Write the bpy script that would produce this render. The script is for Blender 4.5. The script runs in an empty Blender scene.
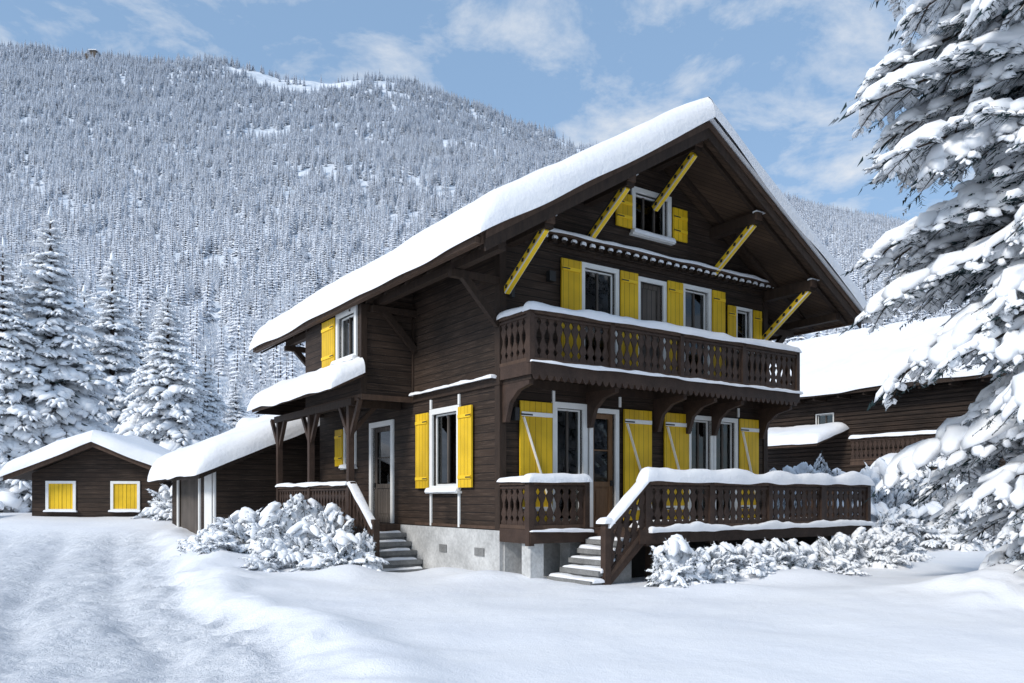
import bpy, math, random
import numpy as np
from mathutils import Vector, Matrix
random.seed(7)
S=bpy.context.scene
A3=lambda *a: np.array(a,dtype=float)

# ---------------------------------------------------------------- noise
def vnoise(x,y,seed=0):
    xi=np.floor(x); yi=np.floor(y); xf=x-xi; yf=y-yi
    u=xf*xf*(3-2*xf); v=yf*yf*(3-2*yf)
    def h(i,j):
        s=np.sin(i*127.1+j*311.7+seed*74.7)*43758.5453
        return s-np.floor(s)
    return (h(xi,yi)*(1-u)+h(xi+1,yi)*u)*(1-v)+(h(xi,yi+1)*(1-u)+h(xi+1,yi+1)*u)*v
def fbm(x,y,sc,octv=3,seed=0):
    x=np.asarray(x,float); y=np.asarray(y,float)
    r=0;a=1;t=0
    for o in range(octv):
        f=2**o/sc
        r=r+a*(vnoise(x*f+17.3*o,y*f-9.1*o,seed+o)-.5)*2; t+=a; a*=.5
    return r/t
def sstep(a,b,x):
    t=np.clip((np.asarray(x,float)-a)/(b-a),0,1); return t*t*(3-2*t)

# ---------------------------------------------------------------- mesh builder
BOXF=np.array([[0,3,2,1],[4,5,6,7],[0,1,5,4],[1,2,6,5],[2,3,7,6],[3,0,4,7]])
class MB:
    def __init__(s): s.V=[];s.F=[];s.M=[];s.S=[];s.n=0
    def add(s,v,f,m=0,smooth=False):
        v=np.asarray(v,float).reshape(-1,3); f=np.asarray(f,int)
        s.V.append(v); s.F.append(f+s.n); s.M.append(np.full(len(f),m)); s.S.append(np.full(len(f),smooth)); s.n+=len(v)
    def box(s,x0,x1,y0,y1,z0,z1,m=0):
        x0,x1=min(x0,x1),max(x0,x1); y0,y1=min(y0,y1),max(y0,y1)
        s.add([[x0,y0,z0],[x1,y0,z0],[x1,y1,z0],[x0,y1,z0],[x0,y0,z1],[x1,y0,z1],[x1,y1,z1],[x0,y1,z1]],BOXF,m)
    def beam(s,p0,p1,w,h,m=0):
        p0=np.array(p0,float);p1=np.array(p1,float);d=p1-p0;d/=np.linalg.norm(d)
        z=A3(0,0,1)
        if abs(d[2])>.99: z=A3(0,1,0)
        sd=np.cross(d,z);sd/=np.linalg.norm(sd);up=np.cross(sd,d)
        a=sd*w/2;b=up*h/2
        s.add([p0-a-b,p0+a-b,p1+a-b,p1-a-b,p0-a+b,p0+a+b,p1+a+b,p1-a+b],BOXF,m)
    def prism(s,poly,ext,m=0):
        p=np.array(poly,float);n=len(p);e=np.array(ext,float)
        v=np.vstack([p,p+e])
        s.add(v,[list(range(n))],m); k=s.n
        s.n-=len(v)
        s.F.append(np.array([list(range(n,2*n))[::-1]])+s.n);s.M.append(np.array([m]));s.S.append(np.array([False]))
        q=np.array([[i,(i+1)%n,n+(i+1)%n,n+i] for i in range(n)])
        s.F.append(q+s.n);s.M.append(np.full(n,m));s.S.append(np.full(n,False)); s.n=k
    def tube(s,pts,rad,seg=6,m=0):
        pts=np.array(pts,float);n=len(pts);V=[]
        for i in range(n):
            d=pts[min(i+1,n-1)]-pts[max(i-1,0)]; d=d/(np.linalg.norm(d)+1e-9)
            z=A3(0,0,1) if abs(d[2])<.95 else A3(1,0,0)
            a=np.cross(d,z);a/=np.linalg.norm(a);b=np.cross(a,d)
            for k in range(seg):
                t=2*math.pi*k/seg; V.append(pts[i]+rad[i]*(a*math.cos(t)+b*math.sin(t)))
        F=[[i*seg+k,i*seg+(k+1)%seg,(i+1)*seg+(k+1)%seg,(i+1)*seg+k] for i in range(n-1) for k in range(seg)]
        s.add(V,F,m,True)
    def merge(s,o,R,t,sc=1.0):
        for v in [np.vstack(o.V)]:
            base=s.n; s.V.append((v*sc)@np.asarray(R).T+t); s.n+=len(v)
        for f,m,sm in zip(o.F,o.M,o.S):
            s.F.append(f+base);s.M.append(m);s.S.append(sm)
    def compact(s):
        V=np.vstack(s.V); g={}
        for f,m,sm in zip(s.F,s.M,s.S):
            g.setdefault(f.shape[1],[]).append((f,m,sm))
        s.V=[V];s.F=[];s.M=[];s.S=[]
        for k,l in g.items():
            s.F.append(np.vstack([a[0] for a in l]));s.M.append(np.concatenate([a[1] for a in l]));s.S.append(np.concatenate([a[2] for a in l]))
        return s
    def mesh(s,name,mats):
        me=bpy.data.meshes.new(name); V=np.vstack(s.V)
        me.vertices.add(len(V)); me.vertices.foreach_set('co',V.ravel())
        loops=np.concatenate([f.ravel() for f in s.F]); tot=np.concatenate([np.full(len(f),f.shape[1]) for f in s.F])
        start=np.concatenate([[0],np.cumsum(tot)[:-1]])
        me.loops.add(len(loops)); me.loops.foreach_set('vertex_index',loops.astype(np.int32))
        me.polygons.add(len(tot)); me.polygons.foreach_set('loop_start',start.astype(np.int32))
        for m in mats: me.materials.append(m)
        me.polygons.foreach_set('material_index',np.concatenate(s.M).astype(np.int32))
        me.polygons.foreach_set('use_smooth',np.concatenate(s.S).astype(bool))
        me.update(calc_edges=True); me.validate()
        return me
    def obj(s,name,mats,parent=None):
        o=bpy.data.objects.new(name,s.mesh(name,mats)); S.collection.objects.link(o)
        if parent: o.parent=parent
        return o
def empty(name,loc=(0,0,0),rz=0):
    e=bpy.data.objects.new(name,None); e.location=loc; e.rotation_euler=(0,0,rz); S.collection.objects.link(e); return e
def linkobj(name,me,loc,rz=0,sc=1,parent=None):
    o=bpy.data.objects.new(name,me); o.location=loc;o.rotation_euler=(0,0,rz);o.scale=(sc,sc,sc) if not hasattr(sc,'__len__') else sc
    S.collection.objects.link(o)
    if parent:o.parent=parent
    return o

# ---------------------------------------------------------------- materials
class NT:
    def __init__(s,name):
        s.m=bpy.data.materials.new(name); s.m.use_nodes=True; s.t=s.m.node_tree; s.b=s.t.nodes['Principled BSDF']; s.N=s.t.nodes; s.L=s.t.links
    def n(s,ty,**kw):
        x=s.N.new(ty)
        for k,v in kw.items(): setattr(x,k,v)
        return x
    def math(s,op,a,b=None,c=None,clamp=False):
        x=s.n('ShaderNodeMath',operation=op); x.use_clamp=clamp
        for i,v in enumerate((a,b,c)):
            if v is None: continue
            if isinstance(v,(int,float)): x.inputs[i].default_value=v
            else: s.L.new(v,x.inputs[i])
        return x.outputs[0]
    def mix(s,f,a,b,mode='MIX'):
        x=s.n('ShaderNodeMix',data_type='RGBA',blend_type=mode)
        for i,v in ((0,f),(6,a),(7,b)):
            if isinstance(v,(int,float)): x.inputs[i].default_value=v
            elif isinstance(v,tuple): x.inputs[i].default_value=(*v,1)
            else: s.L.new(v,x.inputs[i])
        return x.outputs[2]
    def coords(s,kind='Object',scale=(1,1,1)):
        tc=s.n('ShaderNodeTexCoord'); mp=s.n('ShaderNodeMapping'); mp.inputs['Scale'].default_value=scale
        s.L.new(tc.outputs[kind],mp.inputs[0]); return mp.outputs[0]
    def noise(s,vec,sc,det=3,rough=.55):
        x=s.n('ShaderNodeTexNoise'); x.inputs['Scale'].default_value=sc;x.inputs['Detail'].default_value=det;x.inputs['Roughness'].default_value=rough
        s.L.new(vec,x.inputs['Vector']); return x.outputs['Fac']
    def ramp(s,f,a,b,c0=(0,0,0),c1=(1,1,1)):
        x=s.n('ShaderNodeValToRGB'); x.color_ramp.elements[0].position=a;x.color_ramp.elements[1].position=b
        x.color_ramp.elements[0].color=(*c0,1);x.color_ramp.elements[1].color=(*c1,1)
        s.L.new(f,x.inputs[0]); return x.outputs[0]
    def bump(s,h,st=.3,dist=.02):
        x=s.n('ShaderNodeBump'); x.inputs['Strength'].default_value=st;x.inputs['Distance'].default_value=dist
        s.L.new(h,x.inputs['Height']); s.L.new(x.outputs[0],s.b.inputs['Normal']); return x
    def col(s,c):
        if isinstance(c,tuple): s.b.inputs['Base Color'].default_value=(*c,1)
        else: s.L.new(c,s.b.inputs['Base Color'])
    def rough(s,r): s.b.inputs['Roughness'].default_value=r
def mat_planks(name,c1,c2,size=.17,axis='z',frost=0.0,rough=.75,groove=.1,wear=None):
    t=NT(name); tc=t.n('ShaderNodeTexCoord'); sp=t.n('ShaderNodeSeparateXYZ'); t.L.new(tc.outputs['Object'],sp.inputs[0])
    h=sp.outputs[2] if axis=='z' else t.math('ADD',sp.outputs[0],sp.outputs[1])
    q=t.math('DIVIDE',h,size); fl=t.math('FLOOR',q); fr=t.math('FRACT',q)
    wn=t.n('ShaderNodeTexWhiteNoise',noise_dimensions='1D'); t.L.new(fl,wn.inputs['W'])
    sc=(.7,.7,16) if axis=='z' else (16,16,.7)
    v=t.coords('Object',sc); gr=t.noise(v,2.2,5,.65)
    v2=t.coords('Object'); big=t.noise(v2,.8,3)
    f=t.math('ADD',t.math('MULTIPLY',wn.outputs[0],.5),t.math('MULTIPLY',gr,.9)); f=t.math('SUBTRACT',f,.22,clamp=True)
    c=t.mix(f,c1,c2)
    c=t.mix(t.ramp(big,.35,.75),c,tuple(x*.6 for x in c1))
    if wear: c=t.mix(t.math('MULTIPLY',t.ramp(gr,.52,.75),.6),c,wear)
    g=t.math('LESS_THAN',fr,groove)
    c=t.mix(t.math('MULTIPLY',g,.85),c,(c1[0]*.12,c1[1]*.12,c1[2]*.12))
    if frost>0:
        fz=t.noise(v2,35,3,.7); c=t.mix(t.math('MULTIPLY',t.ramp(fz,.64,.78),frost),c,(.6,.65,.7))
    t.col(c); t.rough(rough); t.b.inputs['Specular IOR Level'].default_value=.3
    hh=t.math('SUBTRACT',t.math('MULTIPLY',gr,.5),t.math('MULTIPLY',g,1.0)); t.bump(hh,.7,.02)
    return t.m
def mat_simple(name,c,rough=.7,var=.25,sc=3,bump=.15,stretch=(1,1,1)):
    t=NT(name); v=t.coords('Object',stretch); n=t.noise(v,sc,4); n2=t.noise(v,sc*9,3)
    f=t.math('ADD',t.math('MULTIPLY',n,.6),t.math('MULTIPLY',n2,.4))
    t.col(t.mix(t.ramp(f,.3,.7),tuple(x*(1-var) for x in c),tuple(min(1,x*(1+var*.6)) for x in c))); t.rough(rough); t.b.inputs['Specular IOR Level'].default_value=.3; t.bump(n2,bump,.01); return t.m
def mat_snow(name):
    t=NT(name); tc=t.n('ShaderNodeNewGeometry'); P=tc.outputs['Position']
    a=t.noise(P,1.3,3,.6); b=t.noise(P,10,5,.65)
    t.col(t.mix(t.ramp(a,.3,.7),(.83,.85,.895),(.91,.915,.93))); t.rough(.65)
    t.bump(b,.5,.04)
    t.b.inputs['Specular IOR Level'].default_value=.25
    return t.m
SNOW=mat_snow('snow')
tt=NT('tree_snow'); tt.col((.88,.90,.93)); tt.rough(.8); tt.b.inputs['Specular IOR Level'].default_value=.1; TSNOW=tt.m
def mat_ground():
    t=NT('snow_ground'); tc=t.n('ShaderNodeNewGeometry'); P=tc.outputs['Position']
    at=t.n('ShaderNodeAttribute',attribute_name='path'); pf=at.outputs['Fac']
    a=t.noise(P,.6,4,.6); b=t.noise(P,5,6,.72); c=t.noise(P,60,2,.6)
    col=t.mix(t.ramp(a,.3,.7),(.82,.84,.885),(.90,.91,.93))
    f=t.math('ADD',t.math('MULTIPLY',t.ramp(b,.34,.66),.75),.15)
    col=t.mix(t.math('MULTIPLY',pf,f),col,(.58,.615,.67))
    t.col(col); t.rough(.7); t.b.inputs['Specular IOR Level'].default_value=.2
    h=t.math('ADD',t.math('MULTIPLY',b,t.math('ADD',t.math('MULTIPLY',pf,3.0),.6)),t.math('MULTIPLY',c,.18)); t.bump(h,.55,.07)
    return t.m
def mat_needles(name,frost,dark=(.018,.032,.028),haze=False,thr=(.35,.75),white=(.78,.83,.90)):
    t=NT(name); g=t.n('ShaderNodeNewGeometry'); P=g.outputs['Position']
    sp=t.n('ShaderNodeSeparateXYZ'); t.L.new(g.outputs['Normal'],sp.inputs[0])
    n=t.noise(P,2.5 if not haze else .5,2,.7)
    nz=t.math('ABSOLUTE',sp.outputs[2])
    f=t.math('ADD',t.math('MULTIPLY',nz,.55),t.math('MULTIPLY',n,.9)); f=t.math('ADD',f,frost-.55)
    f=t.ramp(f,*thr)
    c=t.mix(f,dark,white)
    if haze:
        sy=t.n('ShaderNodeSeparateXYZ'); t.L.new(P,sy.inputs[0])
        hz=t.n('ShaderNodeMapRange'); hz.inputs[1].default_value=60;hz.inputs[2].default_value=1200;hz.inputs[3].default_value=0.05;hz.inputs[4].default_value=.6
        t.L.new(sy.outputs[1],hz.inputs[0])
        c=t.mix(hz.outputs[0],c,(.62,.69,.78))  # distance haze painted into the tree colour, stronger with world depth
    t.col(c); t.rough(.9); t.b.inputs['Specular IOR Level'].default_value=.1; return t.m
NEED=mat_needles('spruce_needles',.04,(.024,.042,.046)); FIRN=mat_needles('fir_needles',.34,(.035,.05,.052)); FARN=mat_needles('hazed_frosted_forest',.54,(.07,.085,.10),True,(.18,.72),(.89,.91,.95))
BARK=mat_simple('bark',(.07,.05,.04),.9,.4,6,.5,(4,4,1))
WALL=mat_planks('dark_wood_siding',(.023,.0145,.0100),(.064,.040,.0275),.16,'z',frost=.12,wear=(.125,.088,.066))
WALLV=mat_planks('soffit_boards',(.055,.033,.021),(.12,.077,.050),.15,'xy')
BEAM=mat_simple('timber',(.038,.0235,.016),.7,.5,2.5,.4,(6,6,1))
BEAM2=mat_simple('brown_timber',(.088,.054,.037),.7,.4,2.5,.3,(5,5,1))
RAIL=mat_simple('railing_timber',(.056,.034,.0245),.65,.5,4,.3)
YEL=mat_planks('yellow_painted_boards',(.80,.49,.012),(.93,.62,.03),.14,'xy',rough=.5,groove=.06)
YPL=mat_simple('yellow_paint',(.88,.58,.025),.5,.12,6,.1)
WHT=mat_simple('white_paint',(.80,.80,.78),.5,.08,5,.1)
PLAS=mat_simple('white_plaster',(.54,.54,.53),.9,.4,1.8,1.0)
STONE=mat_simple('grey_stone',(.22,.22,.215),.9,.45,4,.7)
GREYW=mat_planks('grey_boards',(.09,.075,.065),(.17,.145,.125),.14,'xy')
BLACK=mat_simple('shade_black',(.02,.018,.016),.9,.2,2,0)  # near-black that paints in the darkness of rooms and the terrace void
CURT=mat_simple('curtain',(.45,.43,.4),.9,.15,9,.2,(6,6,.5))
DOORW=mat_simple('door_wood',(.20,.11,.055),.5,.3,3,.2,(8,8,1))
IRON=mat_simple('iron',(.03,.03,.03),.5,.2,5,.1)
def mat_glass():
    m=bpy.data.materials.new('window_glass'); m.use_nodes=True; t=m.node_tree; N=t.nodes; N.clear()
    o=N.new('ShaderNodeOutputMaterial');mx=N.new('ShaderNodeMixShader');tr=N.new('ShaderNodeBsdfTransparent');gl=N.new('ShaderNodeBsdfGlossy');fr=N.new('ShaderNodeFresnel')
    tr.inputs[0].default_value=(.5,.55,.57,1);gl.inputs['Roughness'].default_value=.02;fr.inputs[0].default_value=1.7
    t.links.new(fr.outputs[0],mx.inputs[0]);t.links.new(tr.outputs[0],mx.inputs[1]);t.links.new(gl.outputs[0],mx.inputs[2]);t.links.new(mx.outputs[0],o.inputs[0]); return m
GLASS=mat_glass()
MATS=[WALL,WALLV,BEAM,BEAM2,RAIL,YEL,YPL,WHT,PLAS,STONE,GREYW,BLACK,CURT,DOORW,IRON,GLASS,SNOW]
(mWALL,mSOF,mBEAM,mBEAM2,mRAIL,mYEL,mYPL,mWHT,mPLAS,mSTONE,mGREY,mBLK,mCURT,mDOOR,mIRON,mGLASS,mSNOW)=range(17)

# ---------------------------------------------------------------- snow cap
def params(L,r,step,e0,e1):
    q=[0,.03,.12,.3,.6,1]
    a=[r*x for x in q] if e0 else [0]
    b=[L-r*x for x in q[::-1]] if e1 else [L]
    lo,hi=a[-1],b[0]; n=max(1,int((hi-lo)/step)); mid=list(np.linspace(lo,hi,n+1))[1:-1] if hi-lo>1e-6 else []
    if hi-lo<1e-6: b=b[1:]
    return np.array(a+mid+b)
def snow_cap(mb,O,U,V,T,amp=.25,over=.03,rnd=(1,1,1,1),m=mSNOW,seed=0,droop=.03,nsc=.9,r=None,wsc=.5,ru=None):
    O=np.array(O,float);U=np.array(U,float);V=np.array(V,float);LU=np.linalg.norm(U);LV=np.linalg.norm(V)
    r=min(r or T*1.0,LU*.499,LV*.499); ru=min(ru or r,LU*.499)
    a=params(LU,ru,max(.1,LU/110),rnd[0],rnd[1]); b=params(LV,r,max(.1,LV/50),rnd[2],rnd[3])
    AA,BB=np.meshgrid(a,b,indexing='ij')
    pr=lambda d,r: np.sqrt(np.clip(1-(1-np.clip(d/r,0,1))**2,0,1))
    h=np.ones_like(AA)
    if rnd[0]:h=h*pr(AA,ru)
    if rnd[1]:h=h*pr(LU-AA,ru)
    if rnd[2]:h=h*pr(BB,r)
    if rnd[3]:h=h*pr(LV-BB,r)
    u=U/LU;v=V/LV
    P=O+AA[...,None]*u+BB[...,None]*v
    nz=fbm(P[...,0]*1+P[...,2]*.7+seed*3.1,P[...,1]+P[...,2]*.3,nsc,3,seed)
    wob=over*(1+.9*fbm(P[...,0]+50,P[...,1]+seed,wsc,2,seed+9))
    eA=np.where(AA<ru*.9,-1,0)*rnd[0]+np.where(AA>LU-ru*.9,1,0)*rnd[1]; eB=np.where(BB<r*.9,-1,0)*rnd[2]+np.where(BB>LV-r*.9,1,0)*rnd[3]
    P=P+(eA*wob)[...,None]*u+(eB*wob)[...,None]*v
    edge=(h<.05)
    P[...,2]+=T*h*(1+amp*nz)-np.where(edge,droop*(.8+fbm(P[...,0],P[...,1],wsc,2,seed+4)),0)
    na,nb=len(a),len(b); idx=np.arange(na*nb).reshape(na,nb)
    F=np.stack([idx[:-1,:-1],idx[1:,:-1],idx[1:,1:],idx[:-1,1:]],-1).reshape(-1,4)
    if np.cross(u,v)[2]<0: F=F[:,::-1]
    base=mb.n; mb.add(P.reshape(-1,3),F,m,True)
    bt=np.array([O,O+U,O+U+V,O+V])+A3(0,0,.004); mb.add(bt,[[0,3,2,1]],m)

# ---------------------------------------------------------------- facade helpers
class Face:
    def __init__(s,mb,kind,pos): s.mb=mb;s.k=kind;s.p=pos
    def box(s,a0,a1,d0,d1,z0,z1,m):
        if s.k=='front': s.mb.box(a0,a1,s.p-d1,s.p-d0,z0,z1,m)
        elif s.k=='left': s.mb.box(s.p-d1,s.p-d0,a0,a1,z0,z1,m)
    def pt(s,a,d,z):
        return A3(a,s.p-d,z) if s.k=='front' else A3(s.p-d,a,z)
    def beam(s,a0,z0,a1,z1,d,w,h,m): s.mb.beam(s.pt(a0,d,z0),s.pt(a1,d,z1),h,w,m)
    def wall(s,a0,a1,z0,z1,th,ops,m=mWALL):
        A=sorted(set([a0,a1]+[o[0] for o in ops]+[o[1] for o in ops]));Z=sorted(set([z0,z1]+[o[2] for o in ops]+[o[3] for o in ops]))
        for i in range(len(A)-1):
            run=None
            for j in range(len(Z)-1):
                c=((A[i]+A[i+1])/2,(Z[j]+Z[j+1])/2); hole=any(o[0]<c[0]<o[1] and o[2]<c[1]<o[3] for o in ops)
                if not hole:
                    if run is None: run=Z[j]
                else:
                    if run is not None: s.box(A[i],A[i+1],-th,0,run,Z[j],m); run=None
            if run is not None: s.box(A[i],A[i+1],-th,0,run,z1,m)
    def window(s,a0,a1,z0,z1,cols=2,rows=1,fw=.1,sill=True,curtain=.3,door=False,snow=True):
        s.box(a0-fw,a0,-.05,.045,z0-fw*(not door),z1+fw,mWHT); s.box(a1,a1+fw,-.05,.045,z0-fw*(not door),z1+fw,mWHT)
        s.box(a0,a1,-.05,.045,z1,z1+fw,mWHT)
        if not door:
            s.box(a0,a1,-.05,.05,z0-fw,z0,mWHT)
            if sill:
                s.box(a0-fw-.04,a1+fw+.04,0.002,.12,z0-fw-.05,z0-fw-.002,mWHT)
                if snow: snow_cap(s.mb,s.pt(a0-fw,.055,z0-fw),s.pt(a1+fw,.055,0)-s.pt(a0-fw,.055,0),s.pt(0,.13,0)-s.pt(0,.055,0),.08)
        k=.038; s.box(a0+.003,a0+k,-.12,-.06,z0,z1-.003,mWHT);s.box(a1-k,a1-.003,-.12,-.06,z0,z1-.003,mWHT);s.box(a0+k,a1-k,-.12,-.06,z1-k,z1-.003,mWHT);s.box(a0+k,a1-k,-.12,-.06,z0+.003,z0+k,mWHT)
        for i in range(1,cols):
            x=a0+(a1-a0)*i/cols; s.box(x-.022,x+.022,-.115,-.055,z0+k,z1-k,mGREY)
        for j in range(1,rows):
            z=z0+(z1-z0)*j/rows; s.box(a0+k,a1-k,-.105,-.07,z-.012,z+.012,mGREY)
        s.box(a0+k,a1-k,-.095,-.085,z0+k,z1-k,mGLASS)
        if curtain:
            w=(a1-a0)*curtain; s.box(a0+.02,a0+w,-.36,-.35,z0,z1,mCURT); s.box(a1-w*.6,a1-.02,-.36,-.35,z0,z1,mCURT)
        s.box(a0-.1,a1+.1,-1.2,-1.15,z0-.1,z1+.1,mBLK)  # near-black sheet stands in for the unlit room behind the pane
    def shutter(s,a0,a1,z0,z1,z='none',frame=True):
        s.box(a0,a1,.05,.085,z0,z1,mYEL)
        w=.085
        if z=='white':
            dd=(.087,.112)
            s.box(a0+.02,a1-.02,*dd,z1-.3,z1-.3+w,mWHT); s.box(a0+.02,a1-.02,*dd,z0+.22,z0+.22+w,mWHT)
            s.beam(a0+.06,z1-.32,a1-.06,z0+.31,.098,.02,w,mWHT)
            for zz in (z1-.27,z0+.25): s.box(a0+.0,a0+.28,.113,.12,zz-.015,zz+.015,mIRON)
        else:
            for zz in ((z0+.18),(z1-.24)): s.box(a0+.02,a1-.02,.087,.108,zz,zz+.07,mYPL)
            for zz in ((z0+.21),(z1-.2)): s.box(a0+.0,a0+.2,.109,.114,zz-.012,zz+.012,mIRON)
def balusters(mb,p0,p1,h,style='cut',m=mRAIL):
    p0=np.array(p0,float);p1=np.array(p1,float);d=p1-p0; L=math.hypot(d[0],d[1]); dh=A3(d[0],d[1],0)/L; sl=d[2]/L; nrm=A3(-dh[1],dh[0],0)
    up=A3(0,0,1)
    step=.19; n=max(1,int(round(L/step))); st=L/n
    prof=[(0,.47),(.08,.47),(.13,.30),(.17,.22),(.21,.30),(.26,.47),(.32,.40),(.45,.16),(.55,.16),(.68,.40),(.74,.47),(.79,.30),(.83,.22),(.87,.30),(.92,.47),(1,.47)]
    lo=.09;hh=h-lo-.07
    for i in range(n):
        c=p0+dh*(st*(i+.5))+up*(sl*st*(i+.5)+lo)
        V=[]
        for (q,w) in prof:
            ww=w*st
            for sx,sy in ((-1,-1),(1,-1),(1,1),(-1,1)): V.append(c+dh*sx*ww+up*(q*hh+sl*sx*ww)+nrm*sy*.014)
        F=[[k*4+j,k*4+(j+1)%4,(k+1)*4+(j+1)%4,(k+1)*4+j] for k in range(len(prof)-1) for j in range(4)]
        mb.add(V,F,m)
    mb.beam(p0+up*(h-.035),p1+up*(h-.035),.12,.07,mBEAM2)
    mb.beam(p0+up*(lo-.03),p1+up*(lo-.03),.08,.07,mBEAM2)
    mb.beam(p0+up*(h-.12)+nrm*.03,p1+up*(h-.12)+nrm*.03,.02,.04,m); mb.beam(p0+up*(h-.12)-nrm*.03,p1+up*(h-.12)-nrm*.03,.02,.04,m)
def railsnow(mb,p0,p1,w,T,seed=0):
    p0=np.array(p0,float);p1=np.array(p1,float);d=p1-p0;dh=A3(d[0],d[1],0);dh/=np.linalg.norm(dh);n=A3(-dh[1],dh[0],0)
    snow_cap(mb,p0-n*w/2,d,n*w,T,seed=seed,amp=.5,nsc=.7,over=.03)

# ================================================================ GROUND
edge_y=[2,6.9,9,12.5,16,20.4,26,34]; edge_x=[-.8,-1.7,-2.6,-4.9,-6.6,-8.8,-11.5,-12]
def path_mask(x,y):
    e=np.interp(y,edge_y,edge_x)+.35*fbm(x,y,1.5,2,5)
    return sstep(.1,-.5,x-e)*(1-sstep(-7,-10,x-e))*(1-sstep(24,27,y))
def gz(x,y):
    x=np.asarray(x,float);y=np.asarray(y,float)
    z=.72*sstep(21,31,y)+.18*sstep(-3,-12,x)*sstep(18,24,y)
    z=z+.12*fbm(x,y,4.5,2,1)+.045*fbm(x,y,1.2,3,2)
    e=np.interp(y,edge_y,edge_x); d=x-e; pm=path_mask(x,y)
    near=1-sstep(24,28,y)
    z=z+near*.16*np.exp(-((d-.6)/.6)**2)*(1+.8*fbm(x,y,1.0,2,8))
    rut=np.exp(-((d+1.3)/.30)**2)+np.exp(-((d+2.9)/.30)**2)+.8*np.exp(-((d+4.7)/.3)**2)
    z=z-.10*pm-.09*rut*pm*(1+.5*fbm(x,y,.8,2,61))+pm*(.05*fbm(x,y,.42,3,3)+.07*fbm(x,y*.4,.7,2,6))
    ch=np.exp(-((d+.3)/.7)**2)*near; z=z+ch*.13*fbm(x,y,.36,3,12)
    fp=fbm(x,y,.38,1,66); z=z-.08*sstep(.3,.6,fp)*np.exp(-((d+.9)/.9)**2)*near
    for (cx,cy,h,sx,sy) in ((-5.6,17.2,.42,2.0,1.9),(-4.2,14.2,.12,1.6,1.2),(-3.0,15.4,.2,.8,.8),(3.6,13.1,.16,1.5,.6),(5.2,14.8,.2,1.5,.6),(7.5,12.4,.35,1.5,1.1),(9.8,13.5,.6,2.0,1.6),(8.2,17.8,.2,1.5,.8),(-3.2,17.2,-.15,1.0,1.0),(-.4,15.1,.18,.8,.5),(-1.3,16.2,.15,.7,.6)):
        z=z+h*np.exp(-((x-cx)/sx)**2-((y-cy)/sy)**2)*(1+.3*fbm(x,y,.8,2,14))
    z=z+.18*sstep(2,10,x)*sstep(16,9,y)*(.3+.5*fbm(x,y,3,2,21))
    lump=np.exp(-((x-8.0)/1.6)**2-((y-12)/1.4)**2); z=z+lump*.2*fbm(x,y,.5,2,31)
    return z
s=np.linspace(-1,1,640); gx=28*s+1900*np.sign(s)*np.abs(s)**9; s2=np.linspace(0,1,560); gy=-4+46*s2+1400*s2**9
X,Y=np.meshgrid(gx,gy,indexing='ij'); Z=gz(X,Y)
idx=np.arange(X.size).reshape(X.shape); F=np.stack([idx[:-1,:-1],idx[1:,:-1],idx[1:,1:],idx[:-1,1:]],-1).reshape(-1,4)
g=MB(); g.add(np.stack([X,Y,Z],-1).reshape(-1,3),F,0,True); go=g.obj('ground',[mat_ground()])
at=go.data.attributes.new('path','FLOAT','POINT'); at.data.foreach_set('value',path_mask(X,Y).ravel().astype(np.float32))
G=lambda x,y: float(gz(x,y))

# ================================================================ MOUNTAIN
MX=[-2500,-1300,-701,-427,-249,-126,-16,90,200,374,572,701,1300,2500]; MH=[490,625,608,590,560,554,524,476,452,406,350,310,230,150]
def mz(x,y):
    t=np.clip((y-80)/1020,0,1); H=np.interp(x,MX,MH)
    z=H*t**1.25*(1-.35*sstep(1100,1700,y))
    z=z+t*22*fbm(x,y,160,4,41)+np.minimum(t*5,1)*5*fbm(x,y,45,2,43)
    return z-.5+1.5*t
s=np.linspace(-1,1,260); mx_=2400*np.sign(s)*np.abs(s)**1.5; my_=80+1700*np.linspace(0,1,220)**1.4
X,Y=np.meshgrid(mx_,my_,indexing='ij');Z=mz(X,Y)
idx=np.arange(X.size).reshape(X.shape); F=np.stack([idx[:-1,:-1],idx[1:,:-1],idx[1:,1:],idx[:-1,1:]],-1).reshape(-1,4)
t=NT('mountain_snow'); gg=t.n('ShaderNodeNewGeometry'); n=t.noise(gg.outputs['Position'],.05,5,.7); t.col(t.mix(t.ramp(n,.35,.65),(.50,.57,.65),(.80,.84,.90))); t.rough(.9)
g=MB(); g.add(np.stack([X,Y,Z],-1).reshape(-1,3),F,0,True); g.obj('mountain',[t.m])
hx,hy=-565.,1085.; hut=MB(); hz_=float(mz(hx,hy)); hut.box(-4,4,-3,3,0,11,mGREY); hut.box(-5.5,5.5,-4.5,4.5,11,11.8,mSNOW); hut.box(-11,-4,-2.5,2.5,0,7,mGREY); ho=hut.obj('summit_hut',MATS); ho.location=(hx,hy,hz_)

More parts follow.
